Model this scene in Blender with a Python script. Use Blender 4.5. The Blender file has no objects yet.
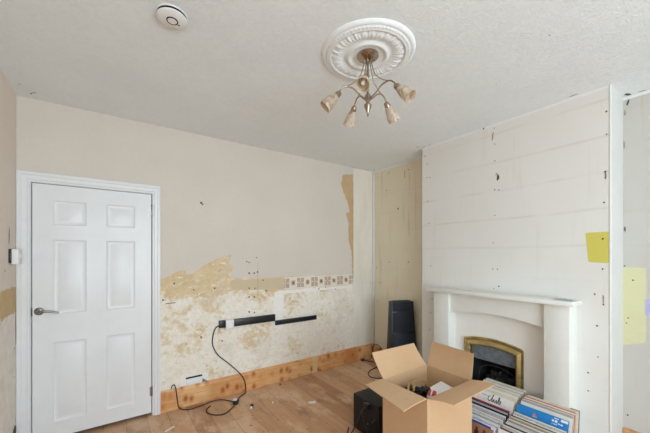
import bpy, bmesh, math, random
import numpy as np
from mathutils import Vector, Matrix
random.seed(7)
rng = np.random.RandomState(5)
SC = bpy.context.scene
COL = SC.collection
PI = math.pi

# ------------------------------------------------------------------ room sizes (metres)
XL, XC, XA, XR = -0.553, 2.73, 2.962, 3.05      # left wall, chimney breast face, left alcove, right alcove
YB, YF = 3.045, -2.6                            # back wall, window wall
CY0, CY1 = 0.562, 2.065                          # chimney breast sides
H = 2.541
CAMH = 1.4

def lin(c):
    return tuple(((v/255.0)/12.92 if v/255.0 <= 0.04045 else ((v/255.0+0.055)/1.055)**2.4) for v in c[:3]) + (1.0,)

# ------------------------------------------------------------------ materials
class NT:
    def __init__(s, name, rough=0.6):
        s.m = bpy.data.materials.new(name); s.m.use_nodes = True
        s.t = s.m.node_tree; s.b = s.t.nodes['Principled BSDF']
        s.b.inputs['Roughness'].default_value = rough
    def n(s, typ, **kw):
        nd = s.t.nodes.new(typ)
        for k, v in kw.items(): setattr(nd, k, v)
        return nd
    def l(s, a, b): s.t.links.new(a, b)
    def coord(s, scale=(1,1,1)):
        tc = s.n('ShaderNodeTexCoord'); mp = s.n('ShaderNodeMapping'); mp.inputs['Scale'].default_value = scale
        s.l(tc.outputs['Object'], mp.inputs['Vector']); return mp.outputs['Vector']
    def noise(s, scale, detail=4, rough=0.55, cs=(1,1,1), dist=0.0):
        nz = s.n('ShaderNodeTexNoise'); nz.inputs['Scale'].default_value = scale
        nz.inputs['Detail'].default_value = detail; nz.inputs['Roughness'].default_value = rough
        nz.inputs['Distortion'].default_value = dist
        s.l(s.coord(cs), nz.inputs['Vector']); return nz.outputs['Fac']
    def ramp(s, f, a, b, va=0.0, vb=1.0):
        mr = s.n('ShaderNodeMapRange'); mr.inputs['From Min'].default_value = a; mr.inputs['From Max'].default_value = b
        mr.inputs['To Min'].default_value = va; mr.inputs['To Max'].default_value = vb
        s.l(f, mr.inputs['Value']); return mr.outputs['Result']
    def math(s, op, a, b=None):
        md = s.n('ShaderNodeMath', operation=op)
        for i, v in enumerate((a, b)):
            if v is None: continue
            if isinstance(v, (int, float)): md.inputs[i].default_value = v
            else: s.l(v, md.inputs[i])
        return md.outputs[0]
    def mix(s, f, a, b):
        mx = s.n('ShaderNodeMix', data_type='RGBA')
        if isinstance(f, (int, float)): mx.inputs[0].default_value = f
        else: s.l(f, mx.inputs[0])
        for i, v in ((6, a), (7, b)):
            if isinstance(v, tuple): mx.inputs[i].default_value = v
            else: s.l(v, mx.inputs[i])
        return mx.outputs[2]
    def attr(s, name):
        a = s.n('ShaderNodeAttribute'); a.attribute_name = name; return a.outputs['Fac']
    def z(s):
        tc = s.n('ShaderNodeTexCoord'); sp = s.n('ShaderNodeSeparateXYZ'); s.l(tc.outputs['Object'], sp.inputs[0]); return sp.outputs
    def out(s, col, bump=None, bs=0.2, bd=0.002):
        if isinstance(col, tuple): s.b.inputs['Base Color'].default_value = col
        else: s.l(col, s.b.inputs['Base Color'])
        if bump is not None:
            bp = s.n('ShaderNodeBump'); bp.inputs['Strength'].default_value = bs; bp.inputs['Distance'].default_value = bd
            s.l(bump, bp.inputs['Height']); s.l(bp.outputs[0], s.b.inputs['Normal'])
        return s.m

def plain(name, rgb, rough=0.5, metal=0.0, var=0.06, scale=30, bump=0.0, cs=(1,1,1)):
    t = NT(name, rough); t.b.inputs['Metallic'].default_value = metal
    f = t.noise(scale, 4, 0.6, cs)
    a = lin(rgb); lo = tuple(v*(1-var) for v in a[:3])+(1,); hi = tuple(min(1, v*(1+var)) for v in a[:3])+(1,)
    return t.out(t.mix(t.ramp(f, 0.3, 0.7), lo, hi), f if bump else None, bump, 0.003)

def mat_ceiling():
    t = NT('ceiling_artex', 0.85)
    a = t.noise(38, 5, 0.65, (1,1,1), 0.8); b = t.noise(2.2, 3); c = t.noise(95, 3, 0.6)
    col = t.mix(t.ramp(b, 0.3, 0.7), lin((232,237,239)), lin((238,242,243)))
    col = t.mix(t.ramp(a, 0.35, 0.75, 0, 0.35), col, lin((214,219,221)))
    hgt = t.math('ADD', t.math('MULTIPLY', a, 0.75), t.math('MULTIPLY', c, 0.25))
    return t.out(col, hgt, 0.6, 0.008)

def paper_edge(t, m, amp, scale, width=0.004):
    """a torn edge: signed distance attribute plus noise"""
    nz = t.noise(scale, 6, 0.65)
    v = t.math('ADD', t.attr(m), t.math('MULTIPLY', t.math('SUBTRACT', nz, 0.5), amp))
    return t.ramp(v, -width, width)

def mat_back():
    t = NT('stripped_wallpaper', 0.85)
    sp = t.z(); z = sp[2]; x = sp[0]
    big = t.noise(1.3, 3); fine = t.noise(60, 3)
    paper = t.mix(t.ramp(big, 0.3, 0.7), lin((213,203,192)), lin((219,211,200)))
    paper = t.mix(t.ramp(fine, 0.3, 0.75, 0, 0.25), paper, lin((203,192,184)))
    # stripped zone: old glue, tan above, pale plaster below
    n1 = t.noise(4.5, 6, 0.62, (1,1,1.2), 0.4); n2 = t.noise(9, 6, 0.68); n3 = t.noise(26, 5, 0.7); n4 = t.noise(3.1, 4, 0.5, (1,1,0.8))
    tan = t.mix(t.ramp(n2, 0.35, 0.65), lin((206,178,130)), lin((222,202,164)))
    n5 = t.noise(44, 6, 0.7, (1,1,0.7)); n6 = t.noise(18, 6, 0.75, (0.6,1,1.7), 0.6)
    pale = t.mix(t.ramp(n3, 0.35, 0.7), lin((243,237,227)), lin((228,219,203)))
    pale = t.mix(t.ramp(n5, 0.56, 0.68, 0, 0.55), pale, lin((205,190,164)))
    pink = lin((208,190,176))
    lev = t.math('ADD', t.math('MULTIPLY', t.ramp(z, 0.90, 1.10), 0.21), 0.0)
    xl = t.math('MULTIPLY', t.ramp(x, 0.9, 2.6), -0.05)
    f = t.math('ADD', t.math('ADD', n1, lev), xl)
    f = t.math('ADD', f, t.math('MULTIPLY', t.math('SUBTRACT', n3, 0.5), 0.22))
    strip = t.mix(t.ramp(f, 0.52, 0.64, 0, 0.9), pale, tan)
    strip = t.mix(t.math('MULTIPLY', t.ramp(n4, 0.60, 0.64), 0.25), strip, pink)
    deep = t.math('MULTIPLY', t.ramp(n2, 0.62, 0.70), t.ramp(n1, 0.40, 0.55))
    strip = t.mix(t.math('MULTIPLY', deep, 0.95), strip, lin((192,158,108)))
    strip = t.mix(t.math('MULTIPLY', t.ramp(n6, 0.40, 0.35), 0.6), strip, lin((198,172,130)))
    strip = t.mix(t.math('MULTIPLY', t.ramp(t.noise(70,3,0.5), 0.70, 0.75), 0.6), strip, lin((150,124,96)))
    fleck = t.ramp(t.math('ADD', t.math('MULTIPLY', n6, 0.7), t.math('MULTIPLY', n5, 0.3)), 0.565, 0.595)
    strip = t.mix(t.math('MULTIPLY', fleck, 0.85), strip, lin((240,236,228)))
    band = t.mix(t.ramp(n2, 0.3, 0.7), lin((210,193,162)), lin((203,186,158)))
    strip = t.mix(paper_edge(t, 'band', 0.02, 12), strip, band)
    pk = paper_edge(t, 'peel', 0.035, 14)
    col = t.mix(pk, paper, strip)
    tn = t.mix(t.ramp(n2, 0.3, 0.7), lin((192,160,122)), lin((202,174,138)))
    col = t.mix(paper_edge(t, 'tear', 0.06, 16), col, tn)
    col = t.mix(paper_edge(t, 'fill', 0.015, 18), col, t.mix(t.ramp(n3,0.3,0.7), lin((244,241,235)), lin((236,231,223))))
    side = t.mix(t.ramp(t.noise(3,5,0.6,(3,3,0.6)), 0.35, 0.7), lin((232,226,215)), lin((222,214,200)))
    col = t.mix(paper_edge(t, 'side', 0.006, 20), col, side)
    hgt = t.math('ADD', t.math('MULTIPLY', pk, -0.6), t.math('MULTIPLY', n3, 0.35))
    return t.out(col, hgt, 0.5, 0.004)

def mat_left():
    t = NT('left_wallpaper', 0.85)
    n1 = t.noise(5, 6, 0.62); n2 = t.noise(14, 6, 0.68)
    paper = t.mix(t.ramp(t.noise(1.5,3), 0.3, 0.7), lin((224,212,199)), lin((230,220,208)))
    tan = t.mix(t.ramp(n2, 0.3, 0.7), lin((206,180,138)), lin((196,168,122)))
    pale = t.mix(t.ramp(n2, 0.35, 0.7), lin((238,234,227)), lin((224,216,203)))
    col = t.mix(paper_edge(t, 'band', 0.05, 9), paper, tan)
    col = t.mix(paper_edge(t, 'peel', 0.12, 9), col, t.mix(t.ramp(n1, 0.64, 0.70), pale, tan))
    return t.out(col, n2, 0.25, 0.003)

def mat_lining(name, c1, c2, top, alc=False):
    """cream lining paper with faint board lines, rusty streaks and a white cut-in line under the ceiling"""
    t = NT(name, 0.85)
    sp = t.z(); z = sp[2]
    a = t.noise(1.6, 4); b = t.noise(7, 5, 0.6, (1,1,2.0)); c = t.noise(120, 2)
    col = t.mix(t.ramp(a, 0.3, 0.7), lin(c1), lin(c2))
    col = t.mix(t.ramp(z, 1.3, 2.45, 0, 0.55), col, lin(top))
    # joints between boards about every quarter metre
    w = t.math('ADD', t.math('MULTIPLY', z, 1/0.246), t.math('MULTIPLY', t.noise(2.0, 3), 0.12))
    fr = t.math('FRACT', t.math('ADD', w, 0.48))
    d = t.math('ABSOLUTE', t.math('SUBTRACT', fr, 0.5))
    ln = t.math('MULTIPLY', t.ramp(d, 0.0, 0.06, 1, 0), t.ramp(t.noise(3, 4), 0.42, 0.6, 0.04, 0.30))
    ln = t.math('MULTIPLY', ln, t.ramp(z, 1.2, 1.6, 0.15, 0.45 if alc else 1.0))
    col = t.mix(ln, col, lin((186,172,156) if not alc else (180,164,130)))
    st = t.noise(4.0, 5, 0.6, (5, 5, 0.35))
    col = t.mix(t.ramp(st, 0.58, 0.74, 0, 0.55 if alc else 0.22), col, lin((182,160,118) if alc else (205,192,168)))
    cut = t.ramp(t.math('ADD', z, t.math('MULTIPLY', t.noise(9,3), 0.012)), H-0.014, H-0.010)
    col = t.mix(cut, col, lin((226,226,224)))
    if not alc:
        pa = t.math('MULTIPLY', paper_edge(t, 'yellow', 0.006, 20, 0.002), t.ramp(t.noise(160,3,0.6,(1,1,1)), 0.25, 0.5, 0.88, 1.0))
        col = t.mix(pa, col, lin((208,198,92)))
    else:
        col = t.mix(t.math('MULTIPLY', paper_edge(t, 'pale', 0.008, 20, 0.003), t.ramp(b, 0.3, 0.7, 0.75, 1.0)), col, lin((214,212,166)))
        col = t.mix(paper_edge(t, 'lavender', 0.006, 20, 0.002), col, lin((178,178,214)))
    bp = t.math('ADD', t.math('MULTIPLY', b, 0.6), t.math('MULTIPLY', c, 0.3))
    return t.out(col, bp, 0.22, 0.003)

def mat_floor():
    t = NT('worn_boards', 0.55)
    sp = t.z(); x = sp[0]; y = sp[1]
    bw = 0.152
    xi = t.math('DIVIDE', t.math('ADD', x, 0.05), bw)
    cell = t.math('FLOOR', xi); fr = t.math('FRACT', xi)
    wn = t.n('ShaderNodeTexWhiteNoise', noise_dimensions='1D'); t.l(cell, wn.inputs['W'])
    rnd = wn.outputs['Value']
    # grain runs along the board
    cmb = t.n('ShaderNodeCombineXYZ')
    t.l(t.math('MULTIPLY', x, 16), cmb.inputs[0]); t.l(t.math('MULTIPLY', y, 1.3), cmb.inputs[1]); t.l(t.math('MULTIPLY', rnd, 40), cmb.inputs[2])
    g = t.n('ShaderNodeTexNoise'); g.inputs['Scale'].default_value = 1.6; g.inputs['Detail'].default_value = 6; g.inputs['Roughness'].default_value = 0.65
    g.inputs['Distortion'].default_value = 0.6
    t.l(cmb.outputs[0], g.inputs['Vector'])
    gr = g.outputs['Fac']
    col = t.mix(t.ramp(rnd, 0, 1), lin((166,116,80)), lin((214,168,128)))
    col = t.mix(t.ramp(gr, 0.38, 0.62), t.mix(0.2, col, lin((132,86,56))), col)
    pat = t.noise(2.4, 5, 0.6, (1.6, 0.8, 1)); pat2 = t.noise(5.5, 5, 0.62, (1.5,0.8,1))
    col = t.mix(t.ramp(pat, 0.50, 0.62, 0, 0.7), col, lin((222,190,160)))
    col = t.mix(t.ramp(pat2, 0.55, 0.66, 0, 0.6), col, lin((140,98,68)))
    # pale dust towards the skirting
    col = t.mix(t.math('MULTIPLY', t.ramp(y, 2.3, 3.0), t.ramp(pat2, 0.35, 0.6, 0.05, 0.4)), col, lin((218,190,162)))
    gap = t.math('ABSOLUTE', t.math('SUBTRACT', fr, 0.5))
    gp = t.math('MULTIPLY', t.ramp(gap, 0.488, 0.497), t.ramp(t.noise(3,3), 0.3, 0.6, 0.35, 0.9))
    col = t.mix(gp, col, lin((70,48,34)))
    sp1 = t.noise(42, 2, 0.5); col = t.mix(t.ramp(sp1, 0.675, 0.715, 0, 0.85), col, lin((66,50,40)))
    sp2 = t.noise(55, 2, 0.5, (1,1,3)); col = t.mix(t.ramp(sp2, 0.735, 0.77, 0, 0.8), col, lin((226,212,196)))
    t.l(t.ramp(pat, 0.3, 0.7, 0.42, 0.68), t.b.inputs['Roughness'])
    return t.out(col, t.math('ADD', t.math('MULTIPLY', gp, -1.0), t.math('MULTIPLY', gr, 0.25)), 0.35, 0.003)

def mat_pine(name='knotty_pine', dark=1.0):
    t = NT(name, 0.45)
    sp = t.z(); x = sp[0]; y = sp[1]; z = sp[2]
    g = t.noise(3.0, 5, 0.6, (1.2, 1.2, 22), 1.2)
    col = t.mix(t.ramp(g, 0.3, 0.7), lin((208,148,88)), lin((236,194,142)))
    big = t.noise(2.2, 3, 0.5, (1,1,0.2)); col = t.mix(t.ramp(big, 0.42, 0.62, 0, 0.8), col, lin((194,124,64)))
    vo = t.n('ShaderNodeTexVoronoi'); vo.inputs['Scale'].default_value = 1.0
    mp = t.coord((12.0, 12.0, 8.5)); t.l(mp, vo.inputs['Vector'])
    kn = t.ramp(vo.outputs['Distance'], 0.15, 0.24, 1, 0)
    col = t.mix(t.math('MULTIPLY', kn, 0.95), col, lin((104,52,26)))
    halo = t.ramp(vo.outputs['Distance'], 0.20, 0.45, 0.7, 0)
    col = t.mix(halo, col, lin((186,112,56)))
    pt = t.math('MULTIPLY', t.ramp(t.math('ABSOLUTE', t.math('SUBTRACT', x, 1.985)), 0.030, 0.040, 1, 0), 0.8)
    col = t.mix(pt, col, lin((222,190,144)))
    return t.out(col, g, 0.1, 0.002)

def mat_card():
    t = NT('corrugated_card', 0.8)
    a = t.noise(2.5, 4); b = t.noise(90, 3, 0.6, (0.3, 0.3, 1)); 
    col = t.mix(t.ramp(a, 0.3, 0.7), lin((202,165,127)), lin((209,174,137)))
    col = t.mix(t.ramp(b, 0.3, 0.7, 0, 0.25), col, lin((189,151,113)))
    return t.out(col, b, 0.06, 0.002)

def mat_shade():
    t = NT('alabaster_glass', 0.3)
    a = t.noise(22, 5, 0.6, (1,1,1), 1.5)
    sp = t.z()
    col = t.mix(t.ramp(a, 0.42, 0.68), lin((240,231,216)), lin((200,172,142)))
    tr = t.n('ShaderNodeBsdfTranslucent'); t.l(col, tr.inputs['Color'])
    ms = t.n('ShaderNodeMixShader'); ms.inputs[0].default_value = 0.5
    t.l(t.b.outputs[0], ms.inputs[1]); t.l(tr.outputs[0], ms.inputs[2])
    o = [n for n in t.t.nodes if n.type == 'OUTPUT_MATERIAL'][0]; t.l(ms.outputs[0], o.inputs['Surface'])
    return t.out(col)

def mat_fill():
    t = NT('black_coals', 0.75)
    a = t.noise(25, 4)
    return t.out(t.mix(t.ramp(a, 0.3, 0.7), lin((16,17,20)), lin((52,54,58))), a, 0.4, 0.01)

M = dict(
    ceiling=mat_ceiling(), back=mat_back(), left=mat_left(),
    breast=mat_lining('breast_lining', (228,228,225), (222,221,216), (220,211,204)),
    alcove=mat_lining('alcove_lining', (199,197,192), (192,189,183), (196,191,182), True),  # near alcove toned darker to offset the strong window light
    alcove_far=mat_lining('far_alcove_lining', (230,222,202), (222,213,190), (226,215,190), True),
    floor=mat_floor(), pine=mat_pine(), card=mat_card(), shade=mat_shade(), coal=mat_fill(),
    white=plain('white_gloss_paint', (227,228,229), 0.35, 0, 0.015, 12),
    plastic=plain('white_plastic', (232,232,230), 0.4, 0, 0.02),
    plaster=plain('white_plaster', (222,221,218), 0.8, 0, 0.04, 40, 0.15),
    rose=plain('rose_paint', (232,235,235), 0.7, 0, 0.03, 60, 0.1),
    hole=plain('hole_dark', (88,74,62), 0.9, 0, 0.4, 90),
    rust=plain('rusty_mark', (164,140,116), 0.9, 0, 0.4, 90),
    black=plain('black_plastic', (24,25,29), 0.4, 0, 0.2, 20),
    navy=plain('dark_cloth', (24,29,40), 0.75, 0, 0.25, 160, 0.15),
    vinyl=plain('black_vinyl', (12,12,13), 0.6, 0, 0.5, 120, 0.3),
    rubber=plain('cable_rubber', (28,24,24), 0.5, 0, 0.2),
    cream=plain('cream_surround', (227,227,222), 0.45, 0, 0.02, 10),
    brass=plain('aged_brass', (186,166,114), 0.28, 0.9, 0.35, 9, 0.0, (1,1,3)),
    hood=plain('grey_hood', (122,130,138), 0.5, 0.35, 0.25, 24, 0.1),
    firebox=plain('firebox_black', (22,23,27), 0.7, 0, 0.4, 25),
    nickel=plain('antique_nickel', (168,150,134), 0.25, 1.0, 0.12, 20),
    chrome=plain('brushed_chrome', (150,148,146), 0.3, 1.0, 0.08, 40),
    dark=plain('dark_recess', (30,29,28), 0.9, 0, 0.2),
    paper=plain('white_paper', (238,238,240), 0.6, 0, 0.02),
    red=plain('red_plastic', (176,52,50), 0.4, 0, 0.1),
    gold=plain('brass_wire', (196,168,110), 0.35, 0.7, 0.1),
    tcream=plain('border_cream', (230,220,205), 0.7, 0, 0.05, 30),
    tbrown=plain('border_brown', (190,168,150), 0.7, 0, 0.12, 30),
    film=plain('grey_scrap', (222,223,226), 0.35, 0, 0.22, 60, 0.3),
    ink=plain('black_ink', (30,28,32), 0.6, 0, 0.1),
    chip=plain('pale_chip', (228,224,216), 0.8, 0, 0.05),
    bead=plain('corner_bead', (218,216,211), 0.7, 0, 0.03, 20),
    returns=plain('breast_return', (208,208,204), 0.85, 0, 0.03, 6, 0.1),  # near side of the breast, a darkened copy to offset window light
    panel=plain('pale_panel', (240,238,233), 0.45, 0, 0.02, 10),
)
_cm = {}
def cmat(rgb, rough=0.5):
    if rgb not in _cm: _cm[rgb] = plain('sleeve_card_%d' % len(_cm), rgb, rough, 0, 0.08, 25)
    return _cm[rgb]

# ------------------------------------------------------------------ mesh helpers
def bx(bm, x0, x1, y0, y1, z0, z1, bev=0.0, mi=0, seg=2, mtx=None):
    vs = [bm.verts.new((x, y, z)) for x in (x0, x1) for y in (y0, y1) for z in (z0, z1)]
    fs = [(0,1,3,2), (4,6,7,5), (0,4,5,1), (2,3,7,6), (0,2,6,4), (1,5,7,3)]
    faces = [bm.faces.new([vs[i] for i in f]) for f in fs]
    for f in faces: f.material_index = mi
    if bev > 0:
        es = list({e for f in faces for e in f.edges})
        r = bmesh.ops.bevel(bm, geom=es, offset=bev, segments=seg, affect='EDGES', profile=0.5)
        for f in r['faces']: f.material_index = mi
        vs = list({v for f in r['faces'] for v in f.verts} | {v for v in vs if v.is_valid})
    if mtx is not None:
        for v in vs: v.co = mtx @ v.co
    return vs

def hexa(bm, lo, hi, bev=0.0, mi=0, seg=2):
    """solid between a lower quad and an upper quad (same winding)"""
    a = [bm.verts.new(p) for p in lo]; b = [bm.verts.new(p) for p in hi]; n = len(a)
    fs = [bm.faces.new(list(reversed(a))), bm.faces.new(b)] + [bm.faces.new((a[i], a[(i+1) % n], b[(i+1) % n], b[i])) for i in range(n)]
    for f in fs: f.material_index = mi
    if bev > 0:
        es = list({e for f in fs for e in f.edges})
        r = bmesh.ops.bevel(bm, geom=es, offset=bev, segments=seg, affect='EDGES', profile=0.5)
        for f in r['faces']: f.material_index = mi

def lathe(bm, prof, n=32, mtx=Matrix(), mi=0, cap=True, fn=None):
    rings = []
    for r, z in prof:
        if r < 1e-5: rings.append([bm.verts.new(mtx @ Vector((0, 0, z)))])
        else:
            ring = []
            for i in range(n):
                a = 2*PI*i/n; rr, zz = (r, z) if fn is None else fn(r, z, a)
                ring.append(bm.verts.new(mtx @ Vector((rr*math.cos(a), rr*math.sin(a), zz))))
            rings.append(ring)
    for p, q in zip(rings, rings[1:]):
        for i in range(n):
            j = (i+1) % n
            if len(p) == 1 and len(q) == 1: continue
            if len(p) == 1: f = bm.faces.new((p[0], q[j], q[i]))
            elif len(q) == 1: f = bm.faces.new((p[i], p[j], q[0]))
            else: f = bm.faces.new((p[i], p[j], q[j], q[i]))
            f.material_index = mi
    if cap:
        for ring in (rings[0], rings[-1]):
            if len(ring) > 1: bm.faces.new(ring).material_index = mi

def spline(pts, k=8):
    P = [Vector(p) for p in pts]
    if len(P) < 3: return P
    out = []
    for i in range(len(P)-1):
        p0 = P[max(0, i-1)]; p1 = P[i]; p2 = P[i+1]; p3 = P[min(len(P)-1, i+2)]
        for j in range(k):
            t = j/k
            out.append(0.5*((2*p1)+(p2-p0)*t+(2*p0-5*p1+4*p2-p3)*t*t+(-p0+3*p1-3*p2+p3)*t**3))
    out.append(P[-1]); return out

def tube(bm, pts, r, n=8, mi=0, smooth=True, k=8):
    P = spline(pts, k) if smooth else [Vector(p) for p in pts]
    rad = r if callable(r) else (lambda t: r)
    T = [(P[min(i+1, len(P)-1)]-P[max(i-1, 0)]).normalized() for i in range(len(P))]
    up = Vector((0,0,1)) if abs(T[0].z) < 0.9 else Vector((1,0,0))
    nv = T[0].cross(up).normalized(); rings = []
    for i, p in enumerate(P):
        nv = (nv - T[i]*nv.dot(T[i])).normalized(); b = T[i].cross(nv)
        rr = rad(i/(len(P)-1))
        rings.append([bm.verts.new(p + (nv*math.cos(2*PI*j/n)+b*math.sin(2*PI*j/n))*rr) for j in range(n)])
    for a, b in zip(rings, rings[1:]):
        for j in range(n): bm.faces.new((a[j], a[(j+1) % n], b[(j+1) % n], b[j])).material_index = mi
    bm.faces.new(list(reversed(rings[0]))).material_index = mi; bm.faces.new(rings[-1]).material_index = mi

def prism(bm, poly, axis, a, b, mi=0):
    """extrude a 2D polygon; axis 'x': poly=(y,z), 'y': poly=(x,z), 'z': poly=(x,y)"""
    def pt(p, d): return {'x': (d, p[0], p[1]), 'y': (p[0], d, p[1]), 'z': (p[0], p[1], d)}[axis]
    A = [bm.verts.new(pt(p, a)) for p in poly]; B = [bm.verts.new(pt(p, b)) for p in poly]; n = len(A)
    fs = [bm.faces.new(A), bm.faces.new(list(reversed(B)))] + [bm.faces.new((A[i], B[i], B[(i+1) % n], A[(i+1) % n])) for i in range(n)]
    for f in fs: f.material_index = mi

def obj(name, bm, mats, parent=None, sharp=38, normals=True, loc=None, flat=False):
    if normals: bmesh.ops.recalc_face_normals(bm, faces=bm.faces)
    for f in bm.faces: f.smooth = not flat
    lim = math.radians(sharp)
    for e in bm.edges:
        if len(e.link_faces) == 2 and e.calc_face_angle(0) > lim: e.smooth = False
    me = bpy.data.meshes.new(name); bm.to_mesh(me); bm.free()
    for m in (mats if isinstance(mats, (list, tuple)) else [mats]): me.materials.append(m)
    o = bpy.data.objects.new(name, me); COL.objects.link(o)
    if parent is not None:
        o.parent = parent
        # vertices were given in room coordinates: keep them there
        if not parent.get('_local', False):
            off = world_loc(parent)
            me.transform(Matrix.Translation(-off))
    elif loc is not None:
        me.transform(Matrix.Translation(-Vector(loc))); o.location = loc
    return o

def world_loc(o):
    v = Vector(o.location)
    while o.parent is not None: o = o.parent; v += Vector(o.location)
    return v

def tag(o, label, cat, group=None):
    o['label'] = label; o['category'] = cat
    if group: o['group'] = group
    return o

def thing(name, label, cat, loc, group=None):
    o = bpy.data.objects.new(name, None); COL.objects.link(o); o.location = loc; o.empty_display_size = 0.1
    return tag(o, label, cat, group)

def struct(o): o['kind'] = 'structure'; return o

def nb(): return bmesh.new()

# ------------------------------------------------------------------ wall grids carrying signed-distance attributes
def sdf_poly(P, poly):
    """signed distance (positive inside) of points P (n,2) to a polygon"""
    poly = np.array(poly, float); n = len(poly); d = np.full(len(P), 1e9); ins = np.zeros(len(P), bool)
    for i in range(n):
        a = poly[i]; b = poly[(i+1) % n]; e = b-a; w = P-a
        t = np.clip((w@e)/max(1e-12, e@e), 0, 1)
        d = np.minimum(d, np.hypot(*(w-np.outer(t, e)).T))
        c = ((a[1] > P[:,1]) != (b[1] > P[:,1]))
        xi = a[0]+(P[:,1]-a[1])*(e[0])/(e[1] if abs(e[1]) > 1e-12 else 1e-12)
        ins ^= (c & (P[:,0] < xi))
    return np.where(ins, d, -d)

def sdf_many(P, polys):
    r = np.full(len(P), -1e9)
    for p in polys: r = np.maximum(r, sdf_poly(P, p))
    return r

def grid_wall(name, place, u0, u1, v0, v1, step, mats, attrs={}, holes=(), marks=(), extra=None, flip=False):
    """place(u,v,d) -> room point, d towards the room. marks: (u, v, ru, rv, rot, mat index)"""
    def line(a, b, cuts):
        n = max(1, int(round((b-a)/step))); L = set(np.round(np.linspace(a, b, n+1), 5))
        for c in cuts:
            if a < c < b:
                L = {q for q in L if abs(q-c) > step*0.4 or q in (a, b)}; 
        for c in cuts:
            if a < c < b: L.add(round(c, 5))
        return sorted(L)
    U = line(u0, u1, [h[0] for h in holes]+[h[1] for h in holes]); V = line(v0, v1, [h[2] for h in holes]+[h[3] for h in holes])
    nu, nv_ = len(U), len(V)
    P = np.array([(u, v) for u in U for v in V])
    verts = [place(u, v, 0) for u, v in P]; faces = []; mi = []
    for i in range(nu-1):
        for j in range(nv_-1):
            cu, cv = (U[i]+U[i+1])/2, (V[j]+V[j+1])/2
            if any(h[0] < cu < h[1] and h[2] < cv < h[3] for h in holes): continue
            f = (i*nv_+j, (i+1)*nv_+j, (i+1)*nv_+j+1, i*nv_+j+1)
            faces.append(tuple(reversed(f)) if flip else f); mi.append(0)
    npts = len(verts)
    for (u, v, ru, rv, rot, m) in marks:
        b = len(verts); k = 9
        for q in range(k):
            a = 2*PI*q/k; j = random.uniform(0.7, 1.25)
            du, dv = ru*j*math.cos(a), rv*j*math.sin(a)
            verts.append(place(u+du*math.cos(rot)-dv*math.sin(rot), v+du*math.sin(rot)+dv*math.cos(rot), 0.0012))
        f = tuple(range(b, b+k)); faces.append(tuple(reversed(f)) if flip else f); mi.append(m)
    if extra:
        ev, ef, em = extra
        b = len(verts); verts += ev; faces += [tuple(i+b for i in f) for f in ef]; mi += em
    me = bpy.data.meshes.new(name); me.from_pydata([tuple(v) for v in verts], [], faces)
    for m in mats: me.materials.append(m)
    me.polygons.foreach_set('material_index', mi)
    for an, fn in attrs.items():
        at = me.attributes.new(an, 'FLOAT', 'POINT'); d = np.full(len(verts), -1.0); d[:npts] = np.clip(fn(P), -1, 1)
        at.data.foreach_set('value', d)
    me.update()
    o = bpy.data.objects.new(name, me); COL.objects.link(o)
    return struct(o)

def spots(lst, r=(0.005, 0.008), mat=1):
    return [(u, v, random.uniform(*r), random.uniform(*r)*1.1, random.uniform(0, 3), mat) for u, v in lst]

# ================================================================== SETTING
# ---- floor
bm = nb(); bx(bm, XL-0.1, XR+0.1, YF-0.1, YB+0.12, -0.05, 0.0)
struct(obj('floor', bm, M['floor']))
# ---- ceiling with dirty marks at the corners
cm = [(-0.46, 2.95, 0.006, 0.018, 0.5, 1), (-0.50, 2.83, 0.004, 0.012, 1.2, 2), (-0.44, 2.92, 0.010, 0.006, 0.2, 1),
      (2.98, 0.60, 0.010, 0.035, 0.5, 1), (2.93, 0.64, 0.012, 0.02, 0.9, 2), (2.88, 0.60, 0.02, 0.012, 0.1, 2), (3.0, 0.53, 0.012, 0.03, 1.2, 1),
      (3.02, 0.46, 0.02, 0.006, 1.6, 2), (2.70, 0.75, 0.006, 0.03, 0, 2), (2.71, 2.03, 0.006, 0.02, 0, 1), (2.64, 2.06, 0.006, 0.01, 0, 1),
      (2.70, 1.95, 0.005, 0.012, 0, 1), (2.90, 2.97, 0.02, 0.006, 0.3, 1), (2.80, 3.0, 0.03, 0.004, 0, 2), (2.60, 3.03, 0.06, 0.004, -0.1, 1),
      (1.86, 0.62, 0.004, 0.004, 0, 1), (1.42, 0.50, 0.004, 0.004, 0, 1), (1.13, 0.72, 0.004, 0.003, 0, 1), (2.1, 1.0, 0.004, 0.003, 0, 2)]
grid_wall('ceiling', lambda u, v, d: (u, v, H-d), XL-0.1, XR+0.1, YF-0.1, YB+0.12, 0.25, [M['ceiling'], M['hole'], M['rust']], marks=cm, flip=True)

# ---- back wall with the door opening
DX0, DX1, DZ1 = -0.476, 0.292, 1.931
peel = [(0.30,0), (0.30,1.179), (0.36,1.179), (0.417,1.207), (0.523,1.264), (0.558,1.262), (0.57,1.211), (0.62,1.224), (0.75,1.319), (0.904,1.384), (0.99,1.400),
        (0.961,1.303), (1.024,1.302), (0.968,1.180), (1.10,1.158), (1.582,1.161), (2.66,1.151), (2.66,0)]
band = [(1.00,1.05), (0.985,1.15), (1.10,1.145), (1.582,1.15), (1.582,1.02), (1.25,1.03)]
tear = [(2.413,2.419), (2.594,2.458), (2.611,1.10), (2.584,1.10), (2.575,1.30), (2.561,1.452), (2.517,1.62), (2.517,1.806), (2.508,1.826), (2.47,1.94), (2.547,1.959),
        (2.508,2.046), (2.431,2.217), (2.385,2.313)]
fill = [[(1.46,0.66), (1.46,0.995), (1.582,0.995), (1.572,0.60), (1.54,0.57), (1.48,0.60)], [(1.50,0.965), (1.50,1.005), (2.58,1.005), (2.58,0.975)],
        [(0.52,0.15), (0.52,0.30), (0.76,0.27), (0.78,0.15)]]
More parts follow.
